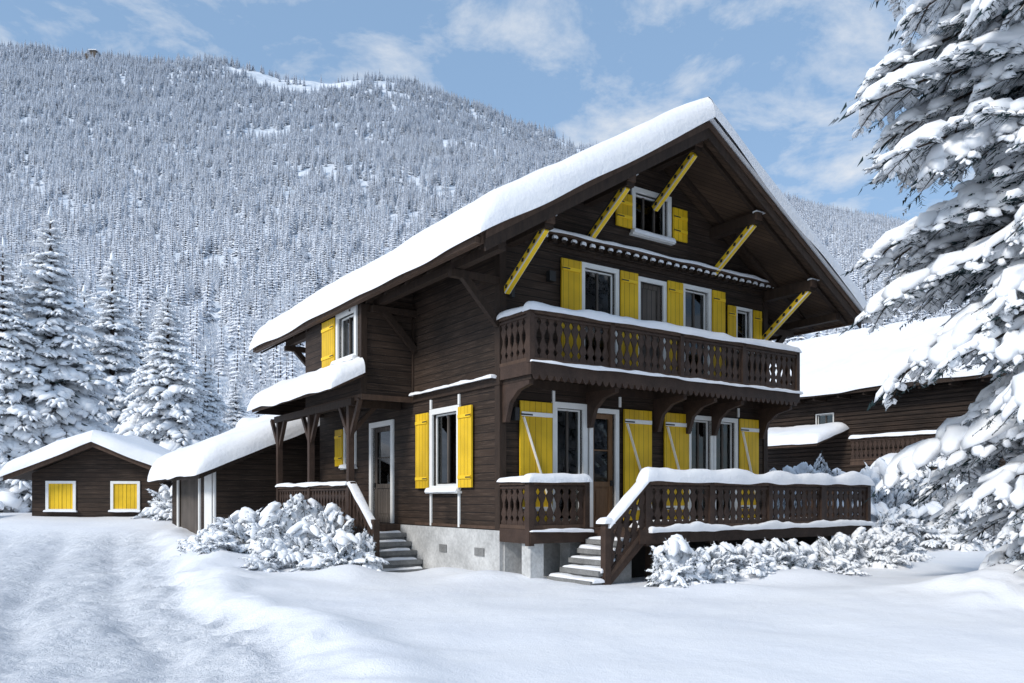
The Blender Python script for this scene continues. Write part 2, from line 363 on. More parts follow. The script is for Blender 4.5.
# ---------------------------------------------------------------- far trees
def far_fir(seed,h=1.0):
    r=random.Random(seed); mb=MB()
    mb.tube([(0,0,0),(0,0,.5),(0,0,1)],[.02,.012,.002],4,1)
    T=14; R0=.19*r.uniform(.85,1.1)
    for i in range(T):
        q=i/T; z=.06+.92*q; R=R0*(1-q)**.8+.012; nb=8 if q<.6 else 6; off=r.random()*6
        for k in range(nb):
            a=off+2*math.pi*k/nb+r.uniform(-.2,.2); L=R*r.uniform(.6,1.25); dz=-L*r.uniform(.3,.6)
            d=A3(math.cos(a),math.sin(a),0);p=A3(-d[1],d[0],0); w=L*r.uniform(.25,.38)
            b=A3(0,0,z+.02); 
            V=[b, b+d*L*.55+p*w+A3(0,0,dz*.75), b+d*L+A3(0,0,dz), b+d*L*.55-p*w+A3(0,0,dz*.75), b+d*L*.6+A3(0,0,dz*.3)]
            mb.add(V,[[0,1,4],[1,2,4],[2,3,4],[3,0,4]],0)
    return mb.compact()
def far_broad(seed):
    r=random.Random(seed); mb=MB(); mb.tube([(0,0,0),(.01,0,.3),(0,.01,.5)],[.018,.012,.006],4,1)
    for i in range(420):
        a=r.uniform(0,6.28); ph=math.acos(r.uniform(-.5,1)); rr=.28*r.uniform(.45,1)**.6*(1+.25*math.sin(a*3+seed))
        c=A3(rr*math.sin(ph)*math.cos(a),rr*math.sin(ph)*math.sin(a),.5+rr*1.25*math.cos(ph))
        d=c-A3(0,0,.35); d/=np.linalg.norm(d); d=d+A3(r.uniform(-.5,.5),r.uniform(-.5,.5),r.uniform(-.3,.3)); p=A3(r.uniform(-1,1),r.uniform(-1,1),r.uniform(-1,1)); L=.05
        mb.add([c-d*L,c+d*L+p*.004,c+p*.022],[[0,1,2]],0)
    return mb.compact()
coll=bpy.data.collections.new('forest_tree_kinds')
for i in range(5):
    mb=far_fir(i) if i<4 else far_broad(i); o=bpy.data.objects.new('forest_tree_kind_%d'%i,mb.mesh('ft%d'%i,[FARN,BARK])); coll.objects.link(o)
def scatter(name,pts,scl,kind,coll):
    me=bpy.data.meshes.new(name); me.vertices.add(len(pts)); me.vertices.foreach_set('co',np.asarray(pts,float).ravel())
    a=me.attributes.new('scl','FLOAT','POINT'); a.data.foreach_set('value',np.asarray(scl,np.float32))
    a=me.attributes.new('kind','INT','POINT'); a.data.foreach_set('value',np.asarray(kind,np.int32))
    o=bpy.data.objects.new(name,me); S.collection.objects.link(o)
    ng=bpy.data.node_groups.new(name+'_nodes','GeometryNodeTree')
    ng.interface.new_socket(name='Geometry',in_out='INPUT',socket_type='NodeSocketGeometry');ng.interface.new_socket(name='Geometry',in_out='OUTPUT',socket_type='NodeSocketGeometry')
    N=ng.nodes;Lk=ng.links;i=N.new('NodeGroupInput');ou=N.new('NodeGroupOutput');ip=N.new('GeometryNodeInstanceOnPoints');ci=N.new('GeometryNodeCollectionInfo')
    ci.inputs['Collection'].default_value=coll; ci.inputs['Separate Children'].default_value=True; ci.inputs['Reset Children'].default_value=True
    rv=N.new('FunctionNodeRandomValue'); rv.data_type='FLOAT_VECTOR'; rv.inputs[0].default_value=(-.04,-.04,0); rv.inputs[1].default_value=(.04,.04,6.28)
    s1=N.new('GeometryNodeInputNamedAttribute');s1.data_type='FLOAT';s1.inputs[0].default_value='scl'
    s3=N.new('GeometryNodeInputNamedAttribute');s3.data_type='INT';s3.inputs[0].default_value='kind'
    Lk.new(i.outputs[0],ip.inputs['Points']);Lk.new(ci.outputs[0],ip.inputs['Instance']);ip.inputs['Pick Instance'].default_value=True
    Lk.new(s3.outputs[0],ip.inputs['Instance Index']);Lk.new(rv.outputs[0],ip.inputs['Rotation']);Lk.new(s1.outputs[0],ip.inputs['Scale']);Lk.new(ip.outputs[0],ou.inputs[0])
    md=o.modifiers.new('scatter','NODES'); md.node_group=ng; return o
rg=np.random.default_rng(3)
N=33000
yy=np.sqrt(rg.uniform(88**2,1160**2,N)); xx=rg.uniform(-.76,.76,N)*yy+rg.uniform(-30,30,N)
clr=fbm(xx,yy,90,4,77); top=sstep(620,950,yy); keep=(clr+.18*top-.25*(1-sstep(350,650,yy))+rg.normal(0,.05,len(yy))<.47)
xx=xx[keep];yy=yy[keep]; sc=rg.uniform(7.5,14.5,len(xx))*(1+.12*sstep(100,1000,yy)); kd=rg.integers(0,4,len(xx)); kd[(rg.random(len(xx))<.35*(1-sstep(130,420,yy))+.03)]=4
sc[kd==4]*=.8
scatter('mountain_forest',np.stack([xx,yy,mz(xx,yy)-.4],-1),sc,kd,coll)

# ================================================================ CONIFER BRANCHES
def clump(mb,p0,p1,w,h,rings,seg,r,m=0):
    p0=np.asarray(p0);p1=np.asarray(p1);d=p1-p0;L=np.linalg.norm(d)+1e-9;d=d/L;sd=np.cross(d,A3(0,0,1));sd/=np.linalg.norm(sd)+1e-9;up=np.cross(sd,d)
    V=[p0];
    for i in range(rings):
        q=(i+.7)/(rings+.4); rad=math.sin(math.pi*min(1,q*.85+.12))**.6*r.uniform(.75,1.2)
        c=p0+d*L*q+sd*w*r.uniform(-.15,.15)
        for k in range(seg):
            a=2*math.pi*k/seg; s_=math.sin(a); V.append(c+sd*math.cos(a)*w*rad*r.uniform(.8,1.15)+up*(s_*h*rad*(1 if s_>0 else .25)+h*.1)*r.uniform(.85,1.1))
    V.append(p1); n=len(V)-1
    Ft=[[0,1+(k+1)%seg,1+k] for k in range(seg)]+[[n,1+(rings-1)*seg+k,1+(rings-1)*seg+(k+1)%seg] for k in range(seg)]
    Fq=[[1+i*seg+k,1+i*seg+(k+1)%seg,1+(i+1)*seg+(k+1)%seg,1+(i+1)*seg+k] for i in range(rings-1) for k in range(seg)]
    base=mb.n; mb.add(V,Ft,m,True)
    if Fq: mb.F.append(np.array(Fq)+base);mb.M.append(np.full(len(Fq),m));mb.S.append(np.full(len(Fq),True))
def tuft(mb,p,d,l,r,nn,rings,seg,snow=.75,wk=.2,hk=.14,nl=.35,nw=.05):
    d=d/np.linalg.norm(d); sd=np.cross(d,A3(0,0,1));sd/=np.linalg.norm(sd)+1e-9
    if r.random()<snow:
        a=r.uniform(0,.15);b=r.uniform(.75,1.0); clump(mb,p+d*l*a+A3(0,0,l*.03),p+d*l*b+A3(0,0,-l*.03),l*wk*r.uniform(.7,1.2),l*hk*r.uniform(.7,1.3),rings,seg,r,0)
    for i in range(nn):
        q=(i+r.random())/nn; c=p+d*l*q; s_=r.choice((-1,1))*r.uniform(.5,1.1)
        e=d*r.uniform(.4,1.0)+sd*s_+A3(0,0,r.uniform(-.55,.15)); e/=np.linalg.norm(e); k=nl*l*(1-.4*q)*r.uniform(.7,1.2)
        w=np.cross(e,A3(0,0,1)) if r.random()<.6 else A3(0,0,1.); w=w*nw*l
        mb.add([c-w,c+w,c+e*k],[[0,1,2]],1)
def make_branch(seed,ntw,sub,nn,rings,seg,snow=.8,droop=.25,wide=.42,big=True,pad=1.0,wk=.2,hk=.14):
    r=random.Random(seed); mb=MB(); cv=r.uniform(-.08,.08)
    def sp(t): return A3(t,cv*math.sin(t*3),.08*math.sin(t*2.2)-droop*t*t)
    mb.tube([sp(t) for t in (0,.25,.5,.75,1)],[.014,.011,.008,.005,.002],4,2)
    for i in range(ntw):
        for s_ in (-1,1):
            t=.10+.88*(i+.5*(s_>0))/ntw+r.uniform(-.02,.02); t=min(t,.99)
            L=(wide*(1-t)**.75*min(1,t/.3+.35)+.07)*r.uniform(.75,1.2); a=math.radians(r.uniform(42,66))
            tg=sp(min(1,t+.02))-sp(t-.02); tg/=np.linalg.norm(tg)
            d=tg*math.cos(a)+A3(0,1,0)*s_*math.sin(a)+A3(0,0,r.uniform(-.38,-.08)); d/=np.linalg.norm(d); p=sp(t)
            if sub:
                mb.tube([p,p+d*L*.5,p+d*L+A3(0,0,-.08*L)],[.004,.003,.001],3,2)
                if big and r.random()<.85: clump(mb,p+d*L*r.uniform(.0,.2)+A3(0,0,.012),p+d*L*r.uniform(.8,1.02)+A3(0,0,-.02*L),pad*(L*r.uniform(.09,.17)+.012),pad*(L*.08+.014),rings+2,seg,r,0)
                for j in range(sub):
                    for s2 in (-1,1):
                        q=.15+.85*(j+.4*(s2>0))/sub; l=.42*L*(1-q*.7)*r.uniform(.7,1.25)+.02
                        sd=np.cross(d,A3(0,0,1)); sd/=np.linalg.norm(sd); dd=d*.75+sd*s2*.75+A3(0,0,r.uniform(-.3,-.05)); pp=p+d*L*q+A3(0,0,-.08*L*q*q)
                        tuft(mb,pp,dd,l,r,nn,rings,seg,snow,.26,.2,.45,.028)
                tuft(mb,p+d*L*.9+A3(0,0,-.07*L),d,.25*L+.02,r,nn,rings,seg,snow,.25,.18)
            else: tuft(mb,p,d,L,r,nn,rings,seg,snow,wk,hk)
    if big: 
        for i in range(4):
            t0=.08+i*.22; clump(mb,sp(t0)+A3(0,0,.015),sp(min(1,t0+.24))+A3(0,0,.01),pad*.045*r.uniform(.7,1.4),pad*.042,rings+1,seg,r,0)
    tuft(mb,sp(.9),sp(1)-sp(.9),.2,r,nn,rings,seg,.9)
    return mb.compact()
def rotm(az,pitch,roll=0):
    ca,sa=math.cos(az),math.sin(az);cp,sp_=math.cos(pitch),math.sin(pitch);cr,sr=math.cos(roll),math.sin(roll)
    Rz=np.array([[ca,-sa,0],[sa,ca,0],[0,0,1]]);Ry=np.array([[cp,0,-sp_],[0,1,0],[sp_,0,cp]]);Rx=np.array([[1,0,0],[0,cr,-sr],[0,sr,cr]])
    return Rz@Ry@Rx
TM=[TSNOW,NEED,BARK]; TMF=[TSNOW,FIRN,BARK]
mid=[make_branch(100+i,8,0,6,3,5,.95,.36,.5,False,1,.32,.22) for i in range(5)]
def make_fir(seed,h=1.0,Rk=.25):
    r=random.Random(seed); mb=MB(); mb.tube([(0,0,0),(0,0,.4*h),(0,0,.8*h),(0,0,h)],[.018*h,.013*h,.006*h,.001*h],7,2)
    z=.05*h
    while z<.97*h:
        q=z/h; R=h*(Rk*(1-q)**.9+.012); nb=8 if q<.7 else 6; off=r.random()*6; lay=r.uniform(.82,1.1)
        for k in range(nb):
            az=off+k*2*math.pi/nb+r.uniform(-.25,.25); L=R*lay*r.uniform(.75,1.12); pit=math.radians(-12+34*q+r.uniform(-7,7))
            mb.merge(r.choice(mid),rotm(az,pit,r.uniform(-.25,.25)),A3(0,0,z+r.uniform(-.008,.008)*h),L)
        z+=h*(.040-.016*q)
    clump(mb,A3(0,0,.94*h),A3(.002,0,1.01*h),.010*h,.010*h,3,5,r,0)
    return mb.compact()
firs=[make_fir(11+i,1.0,(.30,.27,.33)[i]).mesh('snowy_fir_mesh_%d'%i,TMF) for i in range(3)]
for i,(x,yd,h,k) in enumerate([(-23,40,15.3,0),(-23.4,47,15.1,1),(-16.3,38,10.9,2),(-24.1,38,13.1,1),(-30.5,44,15.3,2),(-25.9,56,14.6,0),(-30.9,58,16.2,2),(-35.4,58,17.9,0),(-22.9,60,12.2,1),(-22.7,66,10.7,2),(-35.8,47,15.3,0)]):
    zb=G(x,yd)-.2
    linkobj('snowy_fir_tree',firs[k],(x,yd,zb),i*1.3,(h,h,h))
# ---- big foreground spruce
bigb=[make_branch(200+i,8,4,11,3,6,.62,.30,.46,True,1.3).mesh('spruce_branch_mesh_%d'%i,TM) for i in range(5)]
tx,ty=9.85,12.4; tz=G(tx,ty)-.2
sp=empty('snowy_spruce_tree',(tx,ty,tz))
mb=MB(); mb.tube([(0,0,-.3),(0,0,4),(.05,0,12),(0,.05,24)],[.28,.24,.16,.01],10,0); tr=mb.obj('trunk',[BARK],sp)
r=random.Random(5); z=.7; c=0
while z<23.5:
    R=float(np.interp(z,[.6,1.6,3.2,5,8,11,17,24],[3.1,3.5,3.85,4.0,4.1,4.1,2.8,.3])); nb=7 if z<12 else 6
    off=r.random()*6
    for k in range(nb):
        az=off+k*2*math.pi/nb+r.uniform(-.3,.3); L=R*r.uniform(.62,1.06); pit=math.radians(-10+14*min(1,z/12)+r.uniform(-9,7))
        o=bpy.data.objects.new('branch_%d'%c,r.choice(bigb)); c+=1
        o.location=(0,0,z+r.uniform(-.15,.15)); M=Matrix(rotm(az,pit,r.uniform(-.3,.3)).tolist()); o.rotation_euler=M.to_euler(); o.scale=(L,L*r.uniform(.8,1.05),L*1.0); o.parent=sp; S.collection.objects.link(o)
    z+=.46 if z<12 else .75
# ---- shrubs
shb=[make_branch(300+i,7,0,12,3,6,.85,.35,.55,True,1.5,.27,.2) for i in range(4)]
def make_shrub(seed,n=52):
    r=random.Random(seed); mb=MB()
    for i in range(n):
        az=r.uniform(0,6.28); pit=math.radians(r.uniform(2,82)); L=r.uniform(.6,1.05)*(1-.18*pit)*(1+.25*math.sin(az*2+seed))
        b=A3(r.uniform(-.3,.3),r.uniform(-.3,.3),r.uniform(0,.15)); mb.merge(r.choice(shb),rotm(az,pit,r.uniform(-.6,.6)),b,L)
    for i in range(11):
        az=r.uniform(0,6.28); q=r.uniform(0,.5); c=A3(q*math.cos(az),q*math.sin(az),.78-.75*q*q+r.uniform(-.12,.06)); d=A3(math.cos(az),math.sin(az),-.5)*r.uniform(.12,.25)
        clump(mb,c-d,c+d,r.uniform(.10,.2),r.uniform(.07,.13),4,8,r,0)
    return mb.compact()
shr=[make_shrub(40+i).mesh('snowy_shrub_mesh_%d'%i,TMF) for i in range(4)]
rr=random.Random(9)
def shrub(x,y,w,h,k=None): linkobj('snowy_shrub',shr[rr.randrange(4) if k is None else k],(x,y,G(x,y)-.05),rr.random()*6,(w,w,h))

# ================================================================ CHALET
ANG=math.atan2(.566,.824); C=(-.23,15.6)
def W(u,v): return (C[0]+.824*u-.566*v, C[1]+.566*u+.824*v)
ch=empty('chalet',(C[0],C[1],0),ANG)
RZ=lambda u: 9.30-.6*abs(u-4)   # roof top plane
RU=lambda u: RZ(u)-.2
w=MB(); fr=Face(w,'front',0.0); lf=Face(w,'left',0.0)
ops=[(1.37,2.05,.97,3.42),(2.32,2.95,.97,3.38),(5.28,5.95,.97,3.40),(6.12,6.80,.97,3.40),
     (2.1,2.95,4.1,6.4),(3.68,4.38,4.1,6.35),(5.08,5.86,4.1,6.4),(6.88,7.36,5.25,6.15)]
fr.wall(0,8,.952,6.70,.2,ops)
lops=[(1.6,2.66,1.85,3.42),(4.75,5.85,.97,3.35),(6.95,7.55,2.5,3.4)]
lf.wall(.2,9.5,.952,6.70,.2,lops)
w.box(7.8,8,.2,9.5,.952,6.7,mWALL); w.box(.2,7.8,9.3,9.5,.952,6.7,mWALL)
w.box(.2,7.8,.2,9.3,3.8,3.95,mBLK)
def gable(y0,th,win):
    P=lambda pts:[(a,y0,z) for a,z in pts]
    a0,a1,z0,z1=win
    w.prism(P([(0,6.70),(a0,6.70),(a0,RU(a0)),(0,RU(0))]),(0,th,0),mWALL)
    w.prism(P([(a1,6.70),(8,6.70),(8,RU(8)),(a1,RU(a1))]),(0,th,0),mWALL)
    w.prism(P([(a0,6.70),(a1,6.70),(a1,z0),(a0,z0)]),(0,th,0),mWALL)
    w.prism(P([(a0,z1),(a1,z1),(a1,RU(a1)),(4,RU(4)),(a0,RU(a0))]),(0,th,0),mWALL)
gable(-.12,.2,(3.42,4.4,7.42,8.22)); 
w.prism([(0,9.3,6.7),(8,9.3,6.7),(8,9.3,RU(8)),(4,9.3,RU(4)),(0,9.3,RU(0))],(0,.2,0),mWALL)
by=Face(w,'left',-1.27); by.wall(3.65,7.2,3.85,5.93,.15,[(4.0,4.95,4.85,5.8)])
w.prism([(-1.12,3.65,3.85),(0,3.65,3.85),(0,3.65,RU(0)),(-1.12,3.65,RU(-1.12)-.01)],(0,.15,0),mWALL)
w.box(-1.12,0,3.8,7.2,3.86,3.98,mBEAM); w.prism([(-1.12,7.05,3.85),(0,7.05,3.85),(0,7.05,RU(0)),(-1.12,7.05,RU(-1.12)-.01)],(0,.15,0),mWALL)
w.box(-1.30,.02,3.6,3.66,3.78,3.9,mBEAM2); w.box(-1.31,-1.25,3.66,7.2,3.78,3.9,mBEAM2)
for (x0,y0) in ((-1.30,3.62),(0-.03,3.58)): w.box(x0,x0+.14,y0,y0+.1,3.9,5.9,mBEAM)
for z0,z1,d in ((3.78,3.94,.05),(6.62,6.72,.04)):
    w.box(-d,8+d,-d,-.002,z0,z1,mBEAM); w.box(-d,-.002,0,3.6,z0,z1,mBEAM)
w.box(-.035,.12,-.035,-.003,.95,6.6,mBEAM); w.box(-.035,-.003,-.003,.14,.95,6.6,mBEAM); w.box(7.88,8.03,-.035,-.003,.95,6.6,mBEAM)
snow_cap(w,(-.06,.1,3.945),(0,3.4,0),(-.08,0,0),.045,amp=.9,nsc=.4)
for i in range(33):
    a=.1+i*.245
    w.box(a,a+.1,-.26,-.122,6.72,6.84,mBEAM); 
    snow_cap(w,(a+.0,-.30,6.785),(.1,0,0),(0,.05,0),.04,over=.005)
w.box(0,8,-.30,-.122,6.845,6.89,mBEAM2); snow_cap(w,(0,-.31,6.892),(8,0,0),(0,.17,0),.05,amp=.9)
w.box(-.04,8.04,-.04,9.54,-.7,.95,mPLAS)
w.box(-.045-.02,-.042,.5,.85,.42,.58,mSTONE); w.box(-.065,-.042,2.0,2.3,.42,.58,mSTONE)
w.obj('walls',MATS,ch)
w=MB(); fr=Face(w,'front',0.0); lf=Face(w,'left',0.0); at_=Face(w,'front',-.12); by=Face(w,'left',-1.27)
fr.window(1.37,2.05,.97,3.42,2,1,door=True,curtain=0,fw=.12); fr.window(5.28,5.95,.97,3.40,2,1,door=True,curtain=.22); fr.window(6.12,6.80,.97,3.40,2,1,door=True,curtain=0)
fr.window(2.1,2.95,4.1,6.4,2,1,door=True,curtain=.15); fr.window(5.08,5.86,4.1,6.4,2,1,door=True,curtain=0); fr.window(6.88,7.36,5.25,6.15,1,1,fw=.07,curtain=0)
at_.window(3.42,4.4,7.42,8.22,3,1,fw=.11,curtain=.15)
lf.window(1.6,2.66,1.85,3.42,2,1,curtain=.2,fw=.12); lf.window(6.95,7.55,2.5,3.4,2,1); by.window(4.0,4.95,4.85,5.8,2,1,fw=.12)
def door(f,a0,a1,z0,z1,glass=True,m=mDOOR,fw=.1):
    f.box(a0-fw,a0,-.05,.045,z0,z1+fw,mWHT);f.box(a1,a1+fw,-.05,.045,z0,z1+fw,mWHT);f.box(a0,a1,-.05,.045,z1,z1+fw,mWHT)
    k=.11; zm=z0+.85
    f.box(a0,a0+k,-.12,-.06,z0,z1,m);f.box(a1-k,a1,-.12,-.06,z0,z1,m);f.box(a0+k,a1-k,-.12,-.06,z1-k,z1,m);f.box(a0+k,a1-k,-.12,-.06,zm,zm+k,m);f.box(a0+k,a1-k,-.12,-.06,z0,z0+.14,m)
    f.box(a0+k,a1-k,-.11,-.08,z0+.14,zm,m); f.box(a0+k+.06,a1-k-.06,-.08,-.068,z0+.22,zm-.08,m)
    if glass: f.box(a0+k,a1-k,-.1,-.09,zm+k,z1-k,mGLASS); f.box(a0,a1,-.9,-.85,z0,z1,mBLK); f.box(a0+k,a1-k,-.105,-.085,(zm+z1)/2-.015,(zm+z1)/2+.015,m)  # backing sheet painted black as room darkness behind the door glass
    else: f.box(a0+k,a1-k,-.11,-.08,zm+k,z1-k,m)
    f.box(a1-k*.7,a1-k*.4,-.06,-.01,zm+.02,zm+.14,mIRON)
door(fr,2.32,2.95,.97,3.38); door(fr,3.68,4.38,4.1,6.35,False,mGREY); door(lf,4.75,5.85,.97,3.35,True,mGREY,.13)
for a0,a1 in ((.42,1.22),(3.16,3.98),(4.38,5.16),(6.93,7.62)): fr.shutter(a0,a1,1.1,3.5,'white')
for a0,a1 in ((1.45,1.98),(3.07,3.57),(4.49,4.97),(5.97,6.4)): fr.shutter(a0,a1,4.15,6.48)
fr.shutter(6.5,6.79,5.2,6.2); fr.shutter(7.45,7.74,5.2,6.2)
at_.shutter(2.83,3.29,7.38,8.10); at_.shutter(4.53,4.98,7.38,8.10)
lf.shutter(.93,1.47,1.8,3.48); lf.shutter(2.79,3.36,1.8,3.48); lf.shutter(7.65,8.15,2.45,3.45); by.shutter(5.08,5.85,4.75,5.85)
for a in (1.49,2.71): lf.box(a-.0,a+.07,.005,.035,.97,1.69,mWHT); lf.box(a,a+.07,.005,.035,3.55,3.76,mWHT)
lf.box(.12,3.5,.005,.03,.97,1.03,mBEAM2)
for a in (1.26,2.19,3.06,5.17,6.01,6.91-.0): fr.box(a,a+.06,.005,.035,3.54,3.76,mWHT)
fr.box(.2,.28,.03,.1,5.5,5.72,mIRON); fr.box(1.1,1.25,.03,.15,5.95,6.15,mIRON)
fr.box(.25,.35,.0,.16,3.1,3.35,mIRON)
w.obj('windows_doors_and_shutters',MATS,ch)
# roof
w=MB(); y0,y1=-1.65,10.8; e=5.42
for sgn in (-1,1):
    ue=4+sgn*e; w.prism([(4,y0,RZ(4)),(ue,y0,RZ(ue)),(ue,y0,RU(ue)+.05),(4,y0,RU(4)+.05)],(0,y1-y0,0),mSOF)
    for (d,t,h0,h1,m) in ((.0,.05,-.02,-.34,mBEAM),(.05,.03,.0,-.13,mBEAM2)):
        yb=y0-d-t; w.prism([(4,yb,RZ(4)+h0),(ue,yb,RZ(ue)+h0),(ue,yb,RZ(ue)+h1),(4,yb,RZ(4)+h1)],(0,t-.002,0),m)
    w.box(ue-.0,ue+sgn*.04,y0,y1,RU(ue)-.0,RZ(ue)+.02,mBEAM2)
    w.box(ue+sgn*.04,ue+sgn*.13,y0+.05,y1,RZ(ue)-.19,RZ(ue)-.09,mBEAM2)
    for k in range(14):
        yy_=y0+.25+k*.93; q=(k>1 and .9 or .05); ui=4+sgn*2.0*q
        w.prism([(ue-sgn*.1,yy_,RU(ue)+.045),(ui,yy_,RU(ui)+.045),(ui,yy_,RU(ui)-.07),(ue-sgn*.1,yy_,RU(ue-sgn*.1)-.07)],(0,.09,0),mBEAM)
PUR=[.12,2.1,4.0,5.9,7.88]
for u in PUR:
    zt=RU(u)-.07 if u!=4 else RU(u)-.05; w.box(u-.1,u+.1,-1.42,-.125,zt-.24,zt,mBEAM); w.box(u-.1,u+.1,-1.47,-1.422,zt-.16,zt,mBEAM2)
    snow_cap(w,(u-.1,-1.47,zt+.003),(.2,0,0),(0,.05,0),.02)
for u in (-.9,8.9):
    zt=RU(u)-.09; w.box(u-.08,u+.08,-1.42,9.6,zt-.18,zt,mBEAM)
for v in (.05,3.5,9.3):
    w.beam((-.01,v,4.95),(-.88,v,RU(-.9)-.3),.12,.14,mBEAM); w.beam((0,v,RU(-.9)-.36),(-1.1,v,RU(-.9)-.36),.14,.14,mBEAM)
w.beam((8.01,.05,4.95),(8.88,.05,RU(8.9)-.3),.12,.14,mBEAM); w.beam((8,.05,RU(8.9)-.36),(9.1,.05,RU(8.9)-.36),.14,.14,mBEAM)
for u,zw in ((.12,5.62),(2.1,6.93),(4.0,7.98),(5.9,6.85),(7.88,5.55)):
    zt=RU(u)-.31; p0=A3(u,-.14 if zw>6.7 else -.02,zw);p1=A3(u,-1.30,zt+.04 if u!=4 else zt)
    w.beam(p0,p1,.10,.17,mYPL)
    d=p1-p0;L=np.linalg.norm(d);d/=L;up=np.cross(A3(1,0,0),d)
    for s_ in (-1,1):
        w.beam(p0+A3(s_*.051,0,0)+up*.070,p1+A3(s_*.051,0,0)+up*.070,.006,.032,mWHT)
        w.beam(p0+A3(s_*.051,0,0)-up*.068,p1+A3(s_*.051,0,0)-up*.068,.006,.034,mIRON)
        n=int(L/.22)
        for i in range(n):
            c=p0+d*(L*(i+.5)/n)+A3(s_*.0545,0,0); a=d*.06;b=up*.045
            w.add([c-a,c+b,c+a,c-b],[[0,1,2,3]],mIRON)
# snow on roof
for sgn,T,rr_,ru in ((-1,.56,.46,.34),(1,.56,.46,.30)):
    ue=4+sgn*(e+.18); O=A3(ue,y0-.16,RZ(ue)+.04); V=A3(4,y0-.16,RZ(4)+.04)-O
    snow_cap(w,O,(0,y1-y0+.2,0),V,T,amp=.20,over=.05,rnd=(1,1,1,0),seed=3,nsc=2.6,droop=.07,r=rr_,ru=ru,wsc=2.0)
w.obj('roof',MATS,ch)
# upper balcony
w=MB(); x1=7.85
w.box(.0,x1,-1.02,-.06,3.955,4.07,mBEAM2); w.box(-.04,x1+.04,-1.07,-1.022,3.86,4.11,mRAIL); w.box(-.045,-.002,-1.02,-.06,3.86,4.11,mRAIL); w.box(x1+.002,x1+.045,-1.02,-.06,3.86,4.11,mRAIL)
for k in range(int(x1/.17)): w.prism([(k*.17,-1.075,3.86),(k*.17+.15,-1.075,3.86),(k*.17+.12,-1.075,3.79),(k*.17+.075,-1.075,3.76),(k*.17+.03,-1.075,3.79)],(0,.02,0),mRAIL)
zb=4.08
for (a,b) in (((0,-1,zb),(x1,-1,zb)),((0,-.04,zb),(0,-1,zb)),((x1,-.04,zb),(x1,-1,zb))): balusters(w,a,b,.98,'cut')
for x in (0,1.96,3.92,5.9,x1): w.box(x-.055,x+.055,-1.06,-.95,4.08,5.08,mRAIL)
railsnow(w,(-.06,-1,5.062),(x1+.06,-1,5.062),.18,.14,2); railsnow(w,(0,-.02,5.062),(0,-.9,5.062),.16,.10,3)
snow_cap(w,(-.04,-1.11,4.09),(x1+.08,0,0),(0,.06,0),.04,amp=1.0,nsc=.3); snow_cap(w,(.06,-.9,4.072),(x1-.12,0,0),(0,.8,0),.12)
for x in (.08,2.2,4.15,5.1,6.0,7.75):
    w.box(x-.06,x+.06,-1.0,-.06,3.78,3.952,mBEAM)
    P=[(x-.05,-.002,3.05),(x-.05,-.002,3.78),(x-.05,-.92,3.78),(x-.05,-.92,3.70),(x-.05,-.55,3.62),(x-.05,-.28,3.42),(x-.05,-.14,3.05)]
    w.prism(P,(.1,0,0),mRAIL)
w.obj('upper_balcony',MATS,ch)
# terrace
w=MB()
w.box(0,1.55,-1.0,-.045,.82,.965,mBEAM2); w.box(1.552,8.9,-2.2,-.045,.82,.965,mBEAM2)
w.box(1.552,8.94,-2.26,-2.202,.74,1.0,mRAIL); w.box(-.04,1.5,-1.06,-1.002,.74,1.0,mRAIL); w.box(8.902,8.95,-2.2,0,.74,1.0,mRAIL); w.box(-.05,-.002,-1.0,-.05,.74,1.0,mRAIL)
w.box(1.50,1.55,-2.2,-1.0,.74,.96,mRAIL)
zb=.98
for (a,b) in (((1.78,-2.18,zb),(8.88,-2.18,zb)),((8.88,-.04,zb),(8.88,-2.18,zb)),((0,-.98,zb),(1.3,-.98,zb)),((0,-.05,zb),(0,-.98,zb))): balusters(w,a,b,.92,'cut')
for x,y in ((1.78,-2.18),(3.5,-2.18),(5.3,-2.18),(7.1,-2.18),(8.88,-2.18),(0,-.98),(1.33,-.98),(8.88,-.06)): w.box(x-.06,x+.06,y-.062,y+.062,.7,1.92,mRAIL)
railsnow(w,(1.7,-2.18,1.90),(8.96,-2.18,1.90),.26,.24,5); railsnow(w,(8.88,-.1,1.90),(8.88,-2.1,1.90),.2,.15,6); railsnow(w,(-.08,-.98,1.90),(1.4,-.98,1.90),.2,.16,7); railsnow(w,(0,-.05,1.90),(0,-.9,1.90),.16,.09,8)
snow_cap(w,(1.8,-2.32,.97),(7.1,0,0),(0,.09,0),.10,amp=.9,nsc=.4); snow_cap(w,(3.0,-2.05,.967),(5.8,0,0),(0,1.6,0),.14); snow_cap(w,(-.04,-1.13,.97),(1.4,0,0),(0,.1,0),.05,amp=.9,nsc=.4)
for x in (2.1,3.9,5.7,7.4,8.75): w.box(x-.09,x+.09,-2.1,-1.92,-.6,.82,mBEAM)
w.box(1.8,8.8,-1.3,-1.25,-.6,.8,mBLK)  # added black sheet, paints the shade in the void below the terrace
w.box(.02,.32,-.98,-.7,-.6,.82,mPLAS); w.box(.05,1.7,-.08,-.045,.0,.8,mPLAS); w.box(1.0,1.45,-.9,-.6,-.6,.82,mSTONE)
ns=6
for i in range(ns):
    zt=.97-.17*(i+1); xa=1.52-.21*i; xb=xa-.27; ya=-2.10-.03*i; yb=-1.08+(0 if i<4 else .12*(i-3))
    w.box(xb,xa,ya,yb,zt-.09,zt,mSTONE); w.box(xb+.05,xa,ya+.03,yb-.03,-.6,zt-.092,mSTONE)
    snow_cap(w,(xb+.09,ya+.02,zt+.001),(.17,0,0),(0,yb-ya-.04,0),.045,amp=.9,nsc=.4,seed=i)
balusters(w,(.82,-2.2,.12),(1.74,-2.2,.97),.93,'cut'); w.box(.72,.85,-2.265,-2.135,-.5,1.12,mRAIL); w.box(.70,.87,-2.285,-2.115,1.12,1.16,mBEAM2)
